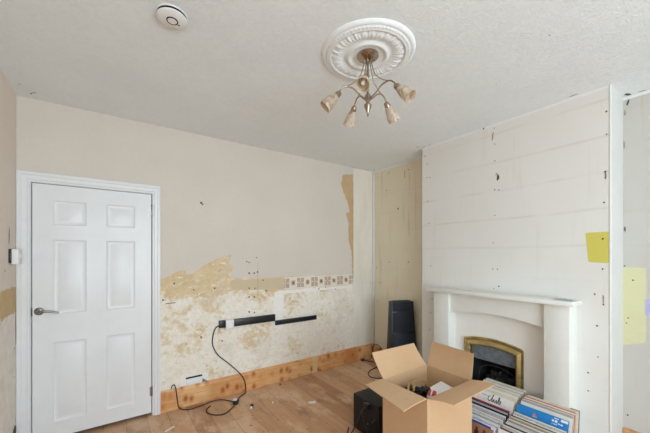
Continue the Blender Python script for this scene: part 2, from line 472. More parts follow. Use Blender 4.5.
d5 = [(0.7,1.897), (0.712,1.885), (1.176,1.323), (1.258,1.373), (1.176,1.212), (1.233,1.21), (1.176,1.054), (1.24,1.05), (1.176,0.963), (1.233,0.958), (1.176,0.808), (1.233,0.795),
      (1.368,1.017), (1.331,1.13), (0.378,0.998), (0.634,1.073), (0.826,1.076), (0.469,1.142), (1.15,1.33), (1.27,1.22), (0.9,0.55), (0.7,0.62), (2.3,0.97), (2.05,0.99)]
# the dark chased line above the rail, and loose paper edges
d5m = spots(d5, (0.006,0.010)) + [(1.272, 1.10, 0.002, 0.21, 0, 2), (0.44, 0.965, 0.05, 0.004, 0.02, 1), (2.15, 1.008, 0.006, 0.018, 0, 1), (2.90, 1.02, 0.006, 0.006, 0, 1), (2.75,1.03,0.006,0.006,0,2)]
# an added dark sheet behind the door leaf, stops sky light leaking in
ev = [(-0.65,3.10,-0.02), (0.45,3.10,-0.02), (0.45,3.10,2.1), (-0.65,3.10,2.1)]
grid_wall('wall_back', lambda u, v, d: (u, YB-d, v), XL-0.06, XR+0.1, 0, H, 0.014, [M['back'], M['hole'], M['rust'], M['dark']],
          attrs=dict(peel=lambda P: sdf_poly(P, peel), band=lambda P: sdf_poly(P, band), tear=lambda P: sdf_poly(P, tear),
                     fill=lambda P: sdf_many(P, fill), side=lambda P: P[:,0]-2.600),
          holes=[(DX0-0.02, DX1+0.02, -0.01, DZ1+0.02)], marks=d5m, extra=(ev, [(0,1,2,3)], [3]))

# ---- left wall
lw_marks = spots([(2.93,1.16), (2.75,1.30), (2.97,0.55), (2.98,0.75)], (0.005,0.008)) + [(2.85, 1.53, 0.012, 0.055, 0, 2), (2.99, 0.16, 0.05, 0.06, 0.1, 1), (3.02,0.9,0.006,0.12,0,2), (3.035,0.55,0.006,0.2,0,2)]
grid_wall('wall_left', lambda u, v, d: (XL+d, u, v), YF, YB+0.02, 0, H, 0.02, [M['left'], M['hole'], M['rust']],
          attrs=dict(band=lambda P: 1.178-P[:,1], peel=lambda P: 1.0-P[:,1]), marks=lw_marks)

# ---- chimney breast: front face with a hole for the fire, two sides
FY0, FY1, FZ1 = 1.087, 1.545, 0.62
dots = [(2.005,2.362), (2.005,2.217), (1.999,1.968), (1.986,1.731), (1.961,1.287), (1.943,0.943), (1.409,2.531), (1.316,2.504), (1.312,2.365), (1.312,2.219), (1.312,1.966), (1.278,1.96),
        (1.312,1.745), (1.325,1.506), (1.329,1.278), (1.29,1.276), (1.278,1.13), (1.32,1.11), (0.583,2.367), (0.583,2.213), (0.589,1.963), (0.591,1.923), (0.596,1.755), (0.602,1.51), (0.604,1.305),
        (0.599,1.064), (0.645,1.13), (0.632,0.913), (0.627,0.701), (0.68,0.577), (0.68,0.45), (2.03,2.45), (1.97,2.21), (1.96,0.80), (1.97,0.62)]
dm = spots(dots, (0.004, 0.007)) + [(1.286,2.067,0.010,0.030,0.1,1), (1.30,2.10,0.006,0.012,0.3,2), (0.588,1.945,0.005,0.035,0,2), (1.33,2.44,0.006,0.04,0.1,2), (0.60,1.10,0.004,0.03,0,2)]
yellow = [(0.696,1.555), (0.556,1.557), (0.556,1.343), (0.678,1.351)]
ev = []; ef = []; em = []
def eq(a, b, c, d, m=0):
    n = len(ev); ev.extend([a, b, c, d]); ef.append((n, n+1, n+2, n+3)); em.append(m)
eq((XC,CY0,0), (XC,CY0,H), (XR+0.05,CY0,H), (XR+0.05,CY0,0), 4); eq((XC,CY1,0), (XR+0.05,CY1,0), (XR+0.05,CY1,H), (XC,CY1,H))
eq((XC,FY0,0), (XC,FY0,FZ1), (XR+0.05,FY0,FZ1), (XR+0.05,FY0,0), 3); eq((XC,FY1,0), (XR+0.05,FY1,0), (XR+0.05,FY1,FZ1), (XC,FY1,FZ1), 3)
eq((XC,FY0,FZ1), (XC,FY1,FZ1), (XR+0.05,FY1,FZ1), (XR+0.05,FY0,FZ1), 3); eq((XR+0.05,FY0,0), (XR+0.05,FY0,FZ1), (XR+0.05,FY1,FZ1), (XR+0.05,FY1,0), 3)
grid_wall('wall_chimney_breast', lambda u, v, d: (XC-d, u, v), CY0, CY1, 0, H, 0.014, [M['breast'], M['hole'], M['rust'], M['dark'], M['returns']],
          attrs=dict(yellow=lambda P: sdf_poly(P, yellow)), holes=[(FY0, FY1, -0.01, FZ1)], marks=dm, extra=(ev, ef, em), flip=True)
# a slightly rounded white corner bead down the near edge of the breast
bm = nb(); tube(bm, [(XC+0.004, CY0+0.004, 0), (XC+0.004, CY0+0.004, H-0.002)], 0.007, 10, 0, False)
struct(obj('trim_1', bm, M['bead']))

# ---- alcove walls
al = [(2.763,2.472), (2.608,1.98), (2.444,2.44), (2.803,2.25), (2.896,1.034), (2.754,1.308), (2.445,1.314), (2.98,0.77), (2.99,1.23), (2.94,1.03)]
grid_wall('wall_right', lambda u, v, d: (XA-d, u, v), CY1-0.01, YB+0.02, 0, H, 0.03, [M['alcove_far'], M['hole'], M['rust']],
          attrs=dict(pale=lambda P: P[:,0]*0-1, lavender=lambda P: P[:,0]*0-1),
          marks=spots(al, (0.005,0.009))+[(2.606,1.985,0.010,0.016,0.2,1), (2.50,2.40,0.006,0.05,0,2)], flip=True)
pale = [(0.564,1.315), (0.445,1.309), (0.445,0.786), (0.567,0.743)]; lav = [(0.450,1.093), (0.30,1.096), (0.30,0.981), (0.450,0.977)]
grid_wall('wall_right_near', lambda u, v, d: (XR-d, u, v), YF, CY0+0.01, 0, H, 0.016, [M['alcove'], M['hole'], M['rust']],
          attrs=dict(pale=lambda P: sdf_poly(P, pale), lavender=lambda P: sdf_poly(P, lav)),
          marks=spots([(0.552,1.60), (0.552,1.32), (0.534,0.946), (0.536,0.246), (0.543,0.908), (0.51,1.22)], (0.0035,0.006))+[(0.551,1.585,0.004,0.02,0,1), (0.552,2.43,0.006,0.02,0,2), (0.535,2.50,0.006,0.02,0.3,1), (0.555,2.2,0.005,0.03,0,2)], flip=True)

# ---- corner cable cover in the alcove corner
bm = nb(); bx(bm, XA-0.028, XA+0.002, YB-0.022, YB+0.002, 0.19, H-0.01, 0.003)
struct(obj('trim_2', bm, M['bead']))

# ---- window wall behind the camera: a wide window lets the daylight in
WX0, WX1, WZ0, WZ1 = -0.45, 1.90, 0.55, 2.40
ev = []
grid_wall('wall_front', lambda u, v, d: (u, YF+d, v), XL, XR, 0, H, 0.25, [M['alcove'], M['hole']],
          attrs=dict(pale=lambda P: P[:,0]*0-1, lavender=lambda P: P[:,0]*0-1), holes=[(WX0, WX1, WZ0, WZ1)], flip=True)
bm = nb(); t_ = 0.06
bx(bm, WX0, WX1, YF-0.09, YF-0.02, WZ0, WZ0+t_); bx(bm, WX0, WX1, YF-0.09, YF-0.02, WZ1-t_, WZ1)
for xx in (WX0, (WX0+WX1)/2-t_/2, WX1-t_): bx(bm, xx, xx+t_, YF-0.09, YF-0.02, WZ0, WZ1)
struct(obj('window_1', bm, M['white']))

# ---- skirting boards
SK = 0.190
def skirt_profile(y0, y1):   # (y,z) front at y1 < y0
    return [(y0, 0), (y1, 0), (y1, SK-0.028), (y1+0.004, SK-0.022), (y1+0.004, SK-0.014), (y1+0.010, SK), (y0, SK)]
bm = nb(); prism(bm, skirt_profile(YB+0.001, YB-0.016), 'x', 0.356, XA)
struct(obj('baseboard_back', bm, M['pine'], sharp=25))
bm = nb(); bx(bm, XA-0.016, XA+0.004, CY1-0.004, YB-0.017, 0, SK-0.04, 0.003)
struct(obj('baseboard_right', bm, M['pine']))
bm = nb(); bx(bm, XR-0.020, XR+0.004, YF, CY0-0.002, 0, 0.148, 0.004)
struct(obj('baseboard_right_near', bm, M['pine']))

# ================================================================== DOOR
def ring_profile(bm, rects, y):
    """rects: list of ((x0,x1,z0,z1), depth) from outside in; the last one is filled"""
    loops = []
    for (x0, x1, z0, z1), d in rects:
        loops.append([bm.verts.new(p) for p in ((x0, y+d, z0), (x1, y+d, z0), (x1, y+d, z1), (x0, y+d, z1))])
    for a, b in zip(loops, loops[1:]):
        for i in range(4): bm.faces.new((a[i], a[(i+1) % 4], b[(i+1) % 4], b[i]))
    bm.faces.new(loops[-1])
door = bpy.data.objects.new('door_1', None); COL.objects.link(door); door.location = (-0.09, YB, 0); struct(door)
LX0, LX1, LZ0, LZ1 = DX0+0.007, DX1-0.006, 0.030, DZ1-0.006
YD = YB-0.012
bm = nb()
pcols = [(-0.360, -0.152), (-0.036, 0.172)]; prows = [(0.140, 0.750), (0.950, 1.520), (1.620, 1.815)]
xs = [LX0, *pcols[0], *pcols[1], LX1]; zs = [LZ0, *prows[0], *prows[1], *prows[2], LZ1]
for i in range(len(xs)-1):
    for j in range(len(zs)-1):
        r = (xs[i], xs[i+1], zs[j], zs[j+1])
        if i in (1, 3) and j in (1, 3, 5):
            q = lambda k: (r[0]+k, r[1]-k, r[2]+k, r[3]-k)
            ring_profile(bm, [(r, 0), (q(0.005), -0.001), (q(0.013), 0.005), (q(0.020), 0.007), (q(0.030), 0.007), (q(0.046), 0.003), (q(0.050), 0.002)], YD)
        else: ring_profile(bm, [(r, 0)], YD)
L = [(LX0,LZ0), (LX1,LZ0), (LX1,LZ1), (LX0,LZ1)]
for (a, b), (c, d) in zip(L, L[1:]+L[:1]): bm.faces.new([bm.verts.new(p) for p in ((a,YD,b), (c,YD,d), (c,YD+0.038,d), (a,YD+0.038,b))])
bm.faces.new([bm.verts.new((a, YD+0.038, b)) for a, b in L])
bmesh.ops.remove_doubles(bm, verts=bm.verts, dist=0.0003)
leaf = obj('door_leaf', bm, M['white'], door, 30)
# moulded architrave, one U-shaped run
bm = nb(); prof = [(0.0, 0.03), (0.0, -0.004), (0.10, -0.012), (0.22, -0.012), (0.28, -0.018), (0.62, -0.020), (0.70, -0.025), (0.94, -0.025), (1.0, -0.021), (1.0, 0.003)]
path = []
for k, d in prof:
    wl, wr, wt = 0.076*k, 0.064*k, 0.075*k
    path.append([bm.verts.new((x, YB+d, z)) for x, z in ((DX0-wl, 0), (DX0-wl, DZ1+wt), (DX1+wr, DZ1+wt), (DX1+wr, 0))])
for a, b in zip(path, path[1:]):
    for i in range(3): bm.faces.new((a[i], a[i+1], b[i+1], b[i]))
obj('architrave', bm, M['white'], door, 20)
bm = nb(); bx(bm, DX0-0.02, DX0+0.0005, YB-0.002, YB+0.09, 0, DZ1); bx(bm, DX1-0.0005, DX1+0.02, YB-0.002, YB+0.09, 0, DZ1); bx(bm, DX0-0.02, DX1+0.02, YB-0.002, YB+0.09, DZ1-0.0005, DZ1+0.02)
obj('door_lining', bm, M['white'], door)
def handle():
    bm = nb(); hx, hz = -0.432, 0.986
    mt = Matrix.Translation((hx, YD, hz)) @ Matrix.Rotation(PI/2, 4, 'X')
    lathe(bm, [(0.028, 0), (0.028, 0.005), (0.024, 0.009), (0.012, 0.011), (0.010, 0.035), (0.0, 0.037)], 28, mt)
    tube(bm, [(hx, YD-0.034, hz), (hx+0.02, YD-0.046, hz+0.002), (hx+0.06, YD-0.047, hz-0.002), (hx+0.115, YD-0.044, hz-0.016)], lambda t: 0.0095-0.003*t, 10)
    obj('door_handle', bm, M['chrome'], leaf)['label'] = 'satin chrome lever handle'
handle()
bm = nb(); bx(bm, DX0+0.002, DX0+0.008, YD-0.003, YD+0.012, 0.955, 1.015, 0.001); obj('strike_plate', bm, M['dark'], door)
for hz in (1.79, 0.215):
    bm = nb(); 
    lathe(bm, [(0.0, hz-0.046), (0.004, hz-0.044), (0.0055, hz-0.038), (0.0055, hz+0.038), (0.004, hz+0.044), (0, hz+0.046)], 12, Matrix.Translation((LX1+0.003, YD-0.005, 0)))
    bx(bm, LX1-0.012, LX1+0.010, YD-0.002, YD+0.004, hz-0.038, hz+0.038)
    obj('hinge', bm, M['chrome'], leaf)

# ================================================================== LEFT WALL SWITCH
t = thing('light_switch', 'white light switch with black block behind it beside the white door frame', 'switch', (XL, 2.885, 1.395))
bm = nb(); bx(bm, XL-0.002, XL+0.014, 2.838, 2.93, 1.348, 1.440, 0.003); obj('back_block', bm, M['black'], t)['label'] = 'black block behind the face plate'  # black block between the wall and the face plate
bm = nb(); bx(bm, XL+0.012, XL+0.046, 2.842, 2.935, 1.338, 1.440, 0.004); fpl = obj('face_plate', bm, M['plastic'], t)
bm = nb(); bx(bm, XL+0.044, XL+0.050, 2.875, 2.90, 1.38, 1.41, 0.002); obj('rocker', bm, M['plastic'], fpl)

# ================================================================== SMOKE ALARM
sx, sy = 0.238, 1.60
t = thing('smoke_alarm', 'round white smoke alarm on the ceiling with a dark ring', 'smoke alarm', (sx, sy, H))
T = Matrix.Translation((sx, sy, H))
bm = nb(); lathe(bm, [(0.0,0.003), (0.066,0.003), (0.066,-0.004), (0.064,-0.005), (0,-0.005)], 48, T); obj('base', bm, M['plastic'], t)
bm = nb(); lathe(bm, [(0.0635,-0.004), (0.0635,-0.0155)], 48, T); obj('dark_rim_gap', bm, M['dark'], t)['label'] = 'dark gap round the rim'  # shade in the gap between base and cover, put in as dark colour
bm = nb(); lathe(bm, [(0.040,-0.0145), (0.064,-0.0145), (0.0665,-0.017), (0.066,-0.020), (0.060,-0.0235), (0.030,-0.027), (0,-0.028)], 48, T); cov = obj('cover', bm, M['plastic'], t)
bm = nb(); lathe(bm, [(0.021,-0.0265), (0.021,-0.0300), (0.0255,-0.0296), (0.0255,-0.026)], 40, T, cap=False); obj('button_ring', bm, M['dark'], cov)['label'] = 'dark ring round the test button'
bm = nb(); lathe(bm, [(0.0205,-0.026), (0.0205,-0.0295), (0.0,-0.0304)], 32, T, cap=False); obj('test_button', bm, M['plastic'], cov)
bm = nb(); lathe(bm, [(0.004,-0.025), (0.004,-0.0285), (0,-0.0288)], 12, Matrix.Translation((sx+0.031, sy+0.014, H)), cap=False); obj('indicator', bm, M['dark'], cov)

# ================================================================== CEILING ROSE + CHANDELIER
cx_, cy_ = 1.183, 1.262
T = Matrix.Translation((cx_, cy_, H))
def rosefn(r, z, a):
    if 0.150 < r < 0.212: return r+0.004*math.sin(28*a), z-0.0035*max(0, math.sin(28*a)) - 0.0025*math.sin(56*a+1+2*math.sin(5*a))
    if 0.232 < r < 0.246: return r, z-0.004*max(0, math.sin(70*a))
    return r, z
prof = [(0.0,-0.020), (0.085,-0.020), (0.100,-0.021), (0.104,-0.029), (0.112,-0.033), (0.122,-0.031), (0.127,-0.022), (0.140,-0.018), (0.151,-0.020), (0.165,-0.027), (0.182,-0.031),
        (0.197,-0.028), (0.210,-0.022), (0.216,-0.020), (0.219,-0.030), (0.228,-0.031), (0.233,-0.024), (0.238,-0.026), (0.245,-0.024), (0.249,-0.016), (0.256,-0.019), (0.264,-0.018), (0.272,-0.010), (0.278,-0.002), (0.279,0.002)]
T = Matrix.Translation((cx_+0.007, cy_+0.010, H)) @ Matrix.Diagonal((0.945, 0.945, 0.72, 1)); bm = nb(); lathe(bm, prof, 280, T, fn=rosefn, cap=False)
tag(obj('ceiling_rose', bm, M['rose'], sharp=80, loc=(cx_, cy_, H)), 'white moulded plaster ceiling rose above the chandelier', 'ceiling rose')

t = thing('chandelier', 'five-armed nickel ceiling light with marbled glass shades', 'ceiling light', (cx_, cy_, H-0.02))
bm = nb(); lathe(bm, [(0, H-0.018), (0.054, H-0.012), (0.061, H-0.018), (0.061, H-0.024), (0.051, H-0.034), (0.026, H-0.043), (0.012, H-0.046), (0, H-0.047)], 40, Matrix.Translation((cx_, cy_, 0)), cap=False)
obj('canopy', bm, M['nickel'], t)
bm = nb(); lathe(bm, [(0, H-0.04), (0.009, H-0.045), (0.006, H-0.075), (0.006, 2.312), (0.012, 2.306), (0.018, 2.295), (0.018, 2.275), (0.010, 2.266), (0.010, 2.252), (0,2.250)], 20, Matrix.Translation((cx_, cy_, 0)), cap=False)
obj('stem', bm, M['nickel'], t)
bm = nb(); lathe(bm, [(0,2.254), (0.014,2.252), (0.021,2.246), (0.021,2.240), (0.014,2.220), (0.006,2.200), (0.004,2.190), (0.005,2.186), (0.0,2.176)], 20, Matrix.Translation((cx_, cy_, 0)), cap=False)
obj('finial', bm, M['nickel'], t)
cam_az = math.atan2(-0.8178, -0.5755)
for k in range(5):
    az = cam_az - math.radians(14) + k*2*PI/5
    d = Vector((math.cos(az), math.sin(az), 0)); C = Vector((cx_, cy_, 0))
    P = lambda r, z: C + d*r + Vector((0,0,z))
    bm = nb(); tube(bm, [P(0.014,2.278), P(0.045,2.300), P(0.085,2.335), P(0.125,2.345), P(0.152,2.328), P(0.166,2.304)], 0.0042, 8)
    arm = obj('arm', bm, M['nickel'], t)
    bm = nb(); tube(bm, [P(0.018,H-0.040), P(0.026,2.46), P(0.045,2.405), P(0.085,2.365), P(0.128,2.343)], 0.0026, 8)
    obj('stay_rod', bm, M['nickel'], t)
    n0 = P(0.160,2.309); ax = (d*0.070 + Vector((0,0,-0.0715))).normalized()
    rot = Vector((0,0,1)).rotation_difference(ax).to_matrix().to_4x4(); MT = Matrix.Translation(n0) @ rot
    bm = nb(); lathe(bm, [(0,-0.004), (0.010,-0.003), (0.015,0.004), (0.017,0.018), (0.0175,0.026), (0.015,0.027), (0,0.027)], 20, MT, cap=False); obj('shade_holder', bm, M['nickel'], arm)
    bm = nb(); lathe(bm, [(0.014,0.022), (0.020,0.030), (0.026,0.050), (0.0315,0.075), (0.0345,0.098), (0.0355,0.118), (0.0335,0.118), (0.0325,0.098), (0.0295,0.075), (0.024,0.050), (0.018,0.030), (0.012,0.024)], 28, MT, cap=False)
    sh = obj('shade', bm, M['shade'], t)
    bm = nb(); lathe(bm, [(0,0.03), (0.008,0.034), (0.012,0.06), (0.010,0.085), (0,0.093)], 14, MT, cap=False); obj('bulb', bm, M['plastic'], sh)

# ================================================================== BACK WALL FITTINGS
# border strip of printed squares left on the wall
bm = nb(); yb = YB-0.0025
bx(bm, 1.582, 2.584, yb, YB+0.001, 1.012, 1.150, 0, 0)
def motif(x, z, w, hh, mi=1): bx(bm, x-w/2, x+w/2, yb-0.0008, yb+0.0004, z-hh/2, z+hh/2, 0, mi)
xx = 1.600; big = True; i = 0
cent = [1.582+0.02]+[1.582+0.02+0.0965*k for k in range(1, 11)]
for i, x in enumerate(cent):
    zc = 1.082
    if i % 2 == 0:
        lo, hi = max(1.583, x-0.046), min(2.583, x+0.046)
        for zz in (zc-0.029, zc+0.029):
            for a, b in ((lo, x-0.004), (x+0.004, hi)):
                if b-a > 0.006: motif((a+b)/2, zz, b-a, 0.050)
        if hi-x > 0.03 and x-lo > 0.01: motif(x, zc, 0.016, 0.016, 1)
    else:
        motif(x, zc, 0.046, 0.056); motif(x, zc, 0.018, 0.022, 0); 
o = obj('wallpaper_border', bm, [M['tcream'], M['tbrown']], loc=(2.08, YB, 1.08))
tag(o, 'strip of beige wallpaper border printed with brown squares on the stripped wall', 'wallpaper border')

YW = YB
t = thing('socket_rail', 'long black power rail with white plug-in on the stripped wall', 'power rail', (1.16, YW, 0.715))
bm = nb(); bx(bm, 1.000, 1.463, YW-0.030, YW+0.001, 0.682, 0.754, 0.004); obj('rail', bm, M['black'], t)
bm = nb(); bx(bm, 0.864, 0.928, YW-0.032, YW+0.001, 0.684, 0.756, 0.005); 
bx(bm, 0.885, 0.905, YW-0.034, YW-0.03, 0.700, 0.740, 0.001); obj('end_cap', bm, M['black'], t)
bm = nb(); bx(bm, 0.924, 1.006, YW-0.044, YW+0.001, 0.662, 0.760, 0.010, 0, 3); bx(bm, 0.944, 0.988, YW-0.046, YW-0.042, 0.684, 0.688)
obj('plug_socket', bm, M['plastic'], t)['label'] = 'white plug-in socket'
t = thing('wall_rail', 'short thin black rail on wall to the right of the socket rail', 'rail', (1.735, YW, 0.655))
bm = nb(); bx(bm, 1.470, 2.005, YW-0.024, YW+0.001, 0.632, 0.682, 0.003); obj('rail', bm, M['black'], t)
bm = nb(); bx(bm, 1.478, 1.535, YW-0.027, YW-0.022, 0.638, 0.676, 0.002); obj('end_clip', bm, M['firebox'], t)

t = thing('blanking_plate', 'small white blanking plate sitting on the pine skirting board', 'blanking plate', (0.64, YW, 0.19))
bm = nb(); bx(bm, 0.569, 0.707, YW-0.014, YW+0.001, 0.191, 0.250, 0.002); obj('plate', bm, M['plastic'], t)
bm = nb(); bx(bm, 0.567, 0.709, YW-0.006, YW+0.001, 0.249, 0.263); obj('shadow_slot', bm, M['dark'], t)['label'] = 'dark slot along the top'
bm = nb(); prism(bm, [(0.712,0.191), (0.760,0.191), (0.714,0.222)], 'y', YW-0.010, YW+0.001); tag(obj('plaster_wedge', bm, M['hood'], loc=(0.73,YW,0.191)), 'small grey wedge of plaster right of the blanking plate on the skirting', 'wedge')

# cable from the rail down to the plug on the floor, and its loop
ZF = 0.0055
t = thing('extension_cable', 'black cable hanging from the socket rail and looping on the floor', 'cable', (0.959, 2.829, 0.0))
cab = [(0.868,YW-0.016,0.705), (0.838,YW-0.016,0.695), (0.812,YW-0.008,0.635), (0.806,YW-0.007,0.530), (0.856,YW-0.007,0.421), (0.954,YW-0.010,0.323), (1.055,YW-0.022,0.215), (1.110,YW-0.030,0.13), (1.125,YW-0.040,0.05), (1.105,2.965,0.012), (1.034,2.925,ZF), (0.985,2.855,0.012)]
bm = nb(); tube(bm, cab, 0.005, 8); obj('cable', bm, M['rubber'], t)
bm = nb(); bx(bm, -0.03, 0.03, -0.022, 0.022, 0, 0.030, 0.006, 0, 2, Matrix.Translation((0.962, 2.825, 0.0)) @ Matrix.Rotation(0.9, 4, 'Z')); p_ = obj('plug', bm, M['black'], t)
bm = nb(); bx(bm, -0.014, 0.026, -0.018, 0.018, 0.0305, 0.038, 0.003, 0, 2, Matrix.Translation((0.956, 2.836, 0.0)) @ Matrix.Rotation(0.9, 4, 'Z')); obj('plug_face', bm, M['plastic'], p_)['label'] = 'white face of the plug'
bm = nb(); tube(bm, [(0.945,2.800,0.010), (0.902,2.755,ZF), (0.820,2.695,ZF), (0.754,2.710,ZF), (0.701,2.778,ZF), (0.702,2.852,ZF), (0.751,2.906,ZF)], 0.0048, 8); obj('loop', bm, M['rubber'], t)
bm = nb(); tube(bm, [(0.950,2.850,0.012), (0.917,2.915,ZF), (0.869,2.970,ZF), (0.795,2.990,ZF), (0.688,2.965,ZF), (0.590,2.950,ZF), (0.530,2.985,ZF), (0.502,3.020,0.02), (0.492,YB-0.022,0.085), (0.482,YB-0.022,0.168), (0.474,YB-0.014,0.212), (0.463,YB-0.010,0.226), (0.450,YB-0.008,0.216), (0.443,YB-0.005,0.192)], 0.0042, 8)
tag(obj('aerial_lead', bm, M['rubber'], loc=(0.7,2.97,0)), 'thin black lead running over the skirting next to the door frame', 'cable')

# small litter on the floorboards
def chip(name, label, x, y, rz, l, w, hh, mat, cat):
    bm = nb(); n = 7
    poly = [(l*0.5*math.cos(2*PI*i/n)*random.uniform(0.85, 1.1), w*0.5*math.sin(2*PI*i/n)*random.uniform(0.85, 1.1)) for i in range(n)]
    if l > 2.4*w: poly = [(-l/2,-w/2), (0,-w*0.46), (l/2,-w/2), (l/2*0.97,w/2), (0.1*l,w*0.5), (-l/2*0.98,w*0.48)]
    prism(bm, poly, 'z', 0, hh)
    bmesh.ops.transform(bm, matrix=Matrix.Translation((x,y,0)) @ Matrix.Rotation(rz,4,'Z'), verts=bm.verts)
    return tag(obj(name, bm, mat, loc=(x,y,0)), label, cat)
chip('wallpaper_scrap', 'long white scrap on the floorboards near the door frame', 0.385, 2.718, 0.55, 0.085, 0.020, 0.002, M['chip'], 'scrap')
chip('plaster_chip', 'pale oblong chip on the floor left of the black subwoofer', 1.560, 2.430, -0.35, 0.072, 0.026, 0.007, M['chip'], 'chip')
chip('plaster_chip', 'tiny white crumb on the floor right of the small dark plug', 1.253, 2.640, 0.4, 0.020, 0.014, 0.006, M['chip'], 'chip')
chip('plaster_chip', 'small dark crumb against the skirting below the thin black rail', 1.49, 2.955, 0.9, 0.026, 0.016, 0.010, M['hole'], 'chip')
t = thing('cable_connector', 'small dark connector with a white end lying beside the cable loop', 'connector', (1.058, 2.667, 0))
mt = Matrix.Translation((1.055,2.67,0)) @ Matrix.Rotation(1.0, 4, 'Z')
bm = nb(); bx(bm, -0.008, 0.030, -0.013, 0.013, 0, 0.022, 0.004, 0, 2, mt); obj('body', bm, M['black'], t)
bm = nb(); bx(bm, -0.026, -0.009, -0.010, 0.010, 0, 0.018, 0.004, 0, 2, mt); obj('end', bm, M['plastic'], t)['label'] = 'white end'

# ================================================================== FIREPLACE
fp = thing('fireplace_surround', 'cream painted fireplace surround with arched header on the chimney breast', 'fireplace', (2.6, 1.29, 0))
HE = 0.036
bm = nb(); bx(bm, 2.258, XC-0.001, 0.66, 1.925, 0, HE, 0.004); tag(obj('hearth_slab', bm, M['cream'], loc=(2.5,1.29,0)), 'low cream hearth slab on the floor under the fireplace surround', 'hearth')
for y0, y1 in ((0.745, 0.900), (1.668, 1.828)):
    bm = nb(); bx(bm, 2.592, XC+0.004, y0, y1, HE, 1.045, 0.004); obj('pillar', bm, M['cream'], fp)
bm = nb()
arc = [(0.898,1.046), (0.898,0.858)]
for i in range(1, 24):
    s = i/24; arc.append((0.898+s*0.772, 0.858+0.044*math.sin(PI*s)))
arc += [(1.670,0.862), (1.670,1.046)]
prism(bm, arc, 'x', 2.622, XC+0.003); obj('header', bm, M['cream'], fp)
bm = nb()   # back panel with the fire opening cut out
for a in ((0.899,FY0,HE,0.9), (FY1,1.669,HE,0.9), (FY0,FY1,FZ1,0.9)): bx(bm, 2.703, XC+0.003, *a)
obj('back_panel', bm, M['panel'], fp)
bm = nb(); bx(bm, 2.548, XC+0.004, 0.715, 1.880, 1.046, 1.078, 0.006); obj('mantel_shelf', bm, M['cream'], fp)

fi = thing('gas_fire', 'inset fire with arched brass frame and grey hood in the fireplace', 'fire', (2.70, 1.315, HE))
def arch_top(y, z0, rise, ya, yb): return z0 + rise*(1-((y-(ya+yb)/2)/((yb-ya)/2))**2)
def arch_frame(bm, rings):
    """rings: (ya, yb, z0, rise, x): loops from outside in"""
    loops = []
    for ya, yb, z0, rise, x in rings:
        pts = [(yb, HE)] + [(yb+(ya-yb)*i/20, 0) for i in range(21)] + [(ya, HE)]
        loop = []
        for i, (y, z) in enumerate(pts):
            if 0 < i < len(pts)-1: z = arch_top(y, z0, rise, ya, yb)
            loop.append(bm.verts.new((x, y, z)))
        loops.append(loop)
    for a, b in zip(loops, loops[1:]):
        for i in range(len(a)-1): bm.faces.new((a[i], a[i+1], b[i+1], b[i]))
bm = nb()
arch_frame(bm, [(1.084,1.572,0.640,0.034,2.7045), (1.084,1.572,0.640,0.034,2.690), (1.068,1.566,0.634,0.034,2.684), (1.080,1.554,0.623,0.033,2.684), (1.084,1.550,0.619,0.033,2.688),
                (1.088,1.546,0.615,0.032,2.688), (1.112,1.522,0.590,0.030,2.672), (1.120,1.514,0.582,0.029,2.672), (1.126,1.508,0.576,0.028,2.680), (1.130,1.504,0.573,0.028,2.72)])
obj('brass_frame', bm, M['brass'], fi, 22)
bm = nb()    # sheet hood filling the arch, sloping back
top = [(1.132+(1.502-1.132)*i/16) for i in range(17)]
vt = [bm.verts.new((2.700, y, arch_top(y, 0.578, 0.028, 1.126, 1.508))) for y in top]; vb = [bm.verts.new((2.714, y, 0.466)) for y in top]
vb2 = [bm.verts.new((2.730, y, 0.468)) for y in top]; vt2 = [bm.verts.new((2.722, y, arch_top(y, 0.578, 0.028, 1.126, 1.508))) for y in top]
for i in range(16):
    bm.faces.new((vt[i], vt[i+1], vb[i+1], vb[i])); bm.faces.new((vb[i], vb[i+1], vb2[i+1], vb2[i])); bm.faces.new((vb2[i], vb2[i+1], vt2[i+1], vt2[i])); bm.faces.new((vt2[i], vt2[i+1], vt[i+1], vt[i]))
obj('hood', bm, M['hood'], fi)
bm = nb()    # open firebox
y0, y1, x0, x1, z1 = 1.122, 1.512, 2.725, 2.96, 0.612
for q in (((x0,y0,HE),(x1,y0+0.05,HE),(x1,y0+0.05,z1-.06),(x0,y0,z1)), ((x0,y1,HE),(x0,y1,z1),(x1,y1-0.05,z1-.06),(x1,y1-0.05,HE)), ((x1,y0+0.05,HE),(x1,y1-0.05,HE),(x1,y1-0.05,z1-.06),(x1,y0+0.05,z1-.06)),
          ((x0,y0,z1),(x1,y0+0.05,z1-.06),(x1,y1-0.05,z1-.06),(x0,y1,z1)), ((x0,y0,HE+0.002),(x0,y1,HE+0.002),(x1,y1-0.05,HE+0.002),(x1,y0+0.05,HE+0.002))):
    bm.faces.new([bm.verts.new(p) for p in q])
obj('firebox', bm, M['firebox'], fi, normals=False)
bm = nb()
for i in range(26):
    y = random.uniform(1.17, 1.44); x = random.uniform(2.77, 2.90); z = 0.22+0.11*(x-2.77)/0.13+random.uniform(-0.03, 0.03); r = random.uniform(0.026, 0.044)
    r_ = bmesh.ops.create_icosphere(bm, subdivisions=2, radius=r, matrix=Matrix.Translation((x,y,z)))
    for v in r_['verts']: v.co += Vector((random.uniform(-.006,.006), random.uniform(-.006,.006), random.uniform(-.006,.006)))
obj('coal_bed', bm, M['coal'], fi)
bm = nb()
bx(bm, 2.745, 2.93, 1.15, 1.46, HE+0.002, 0.20, 0.006)
tube(bm, [(2.738,1.14,0.30), (2.738,1.16,0.385), (2.738,1.25,0.425), (2.738,1.36,0.425), (2.738,1.44,0.385), (2.738,1.46,0.30)], 0.006, 8)
for y in (1.14, 1.46): tube(bm, [(2.738,y,HE+0.003), (2.738,y,0.30)], 0.006, 8, 0, False)
obj('grate', bm, M['firebox'], fi)
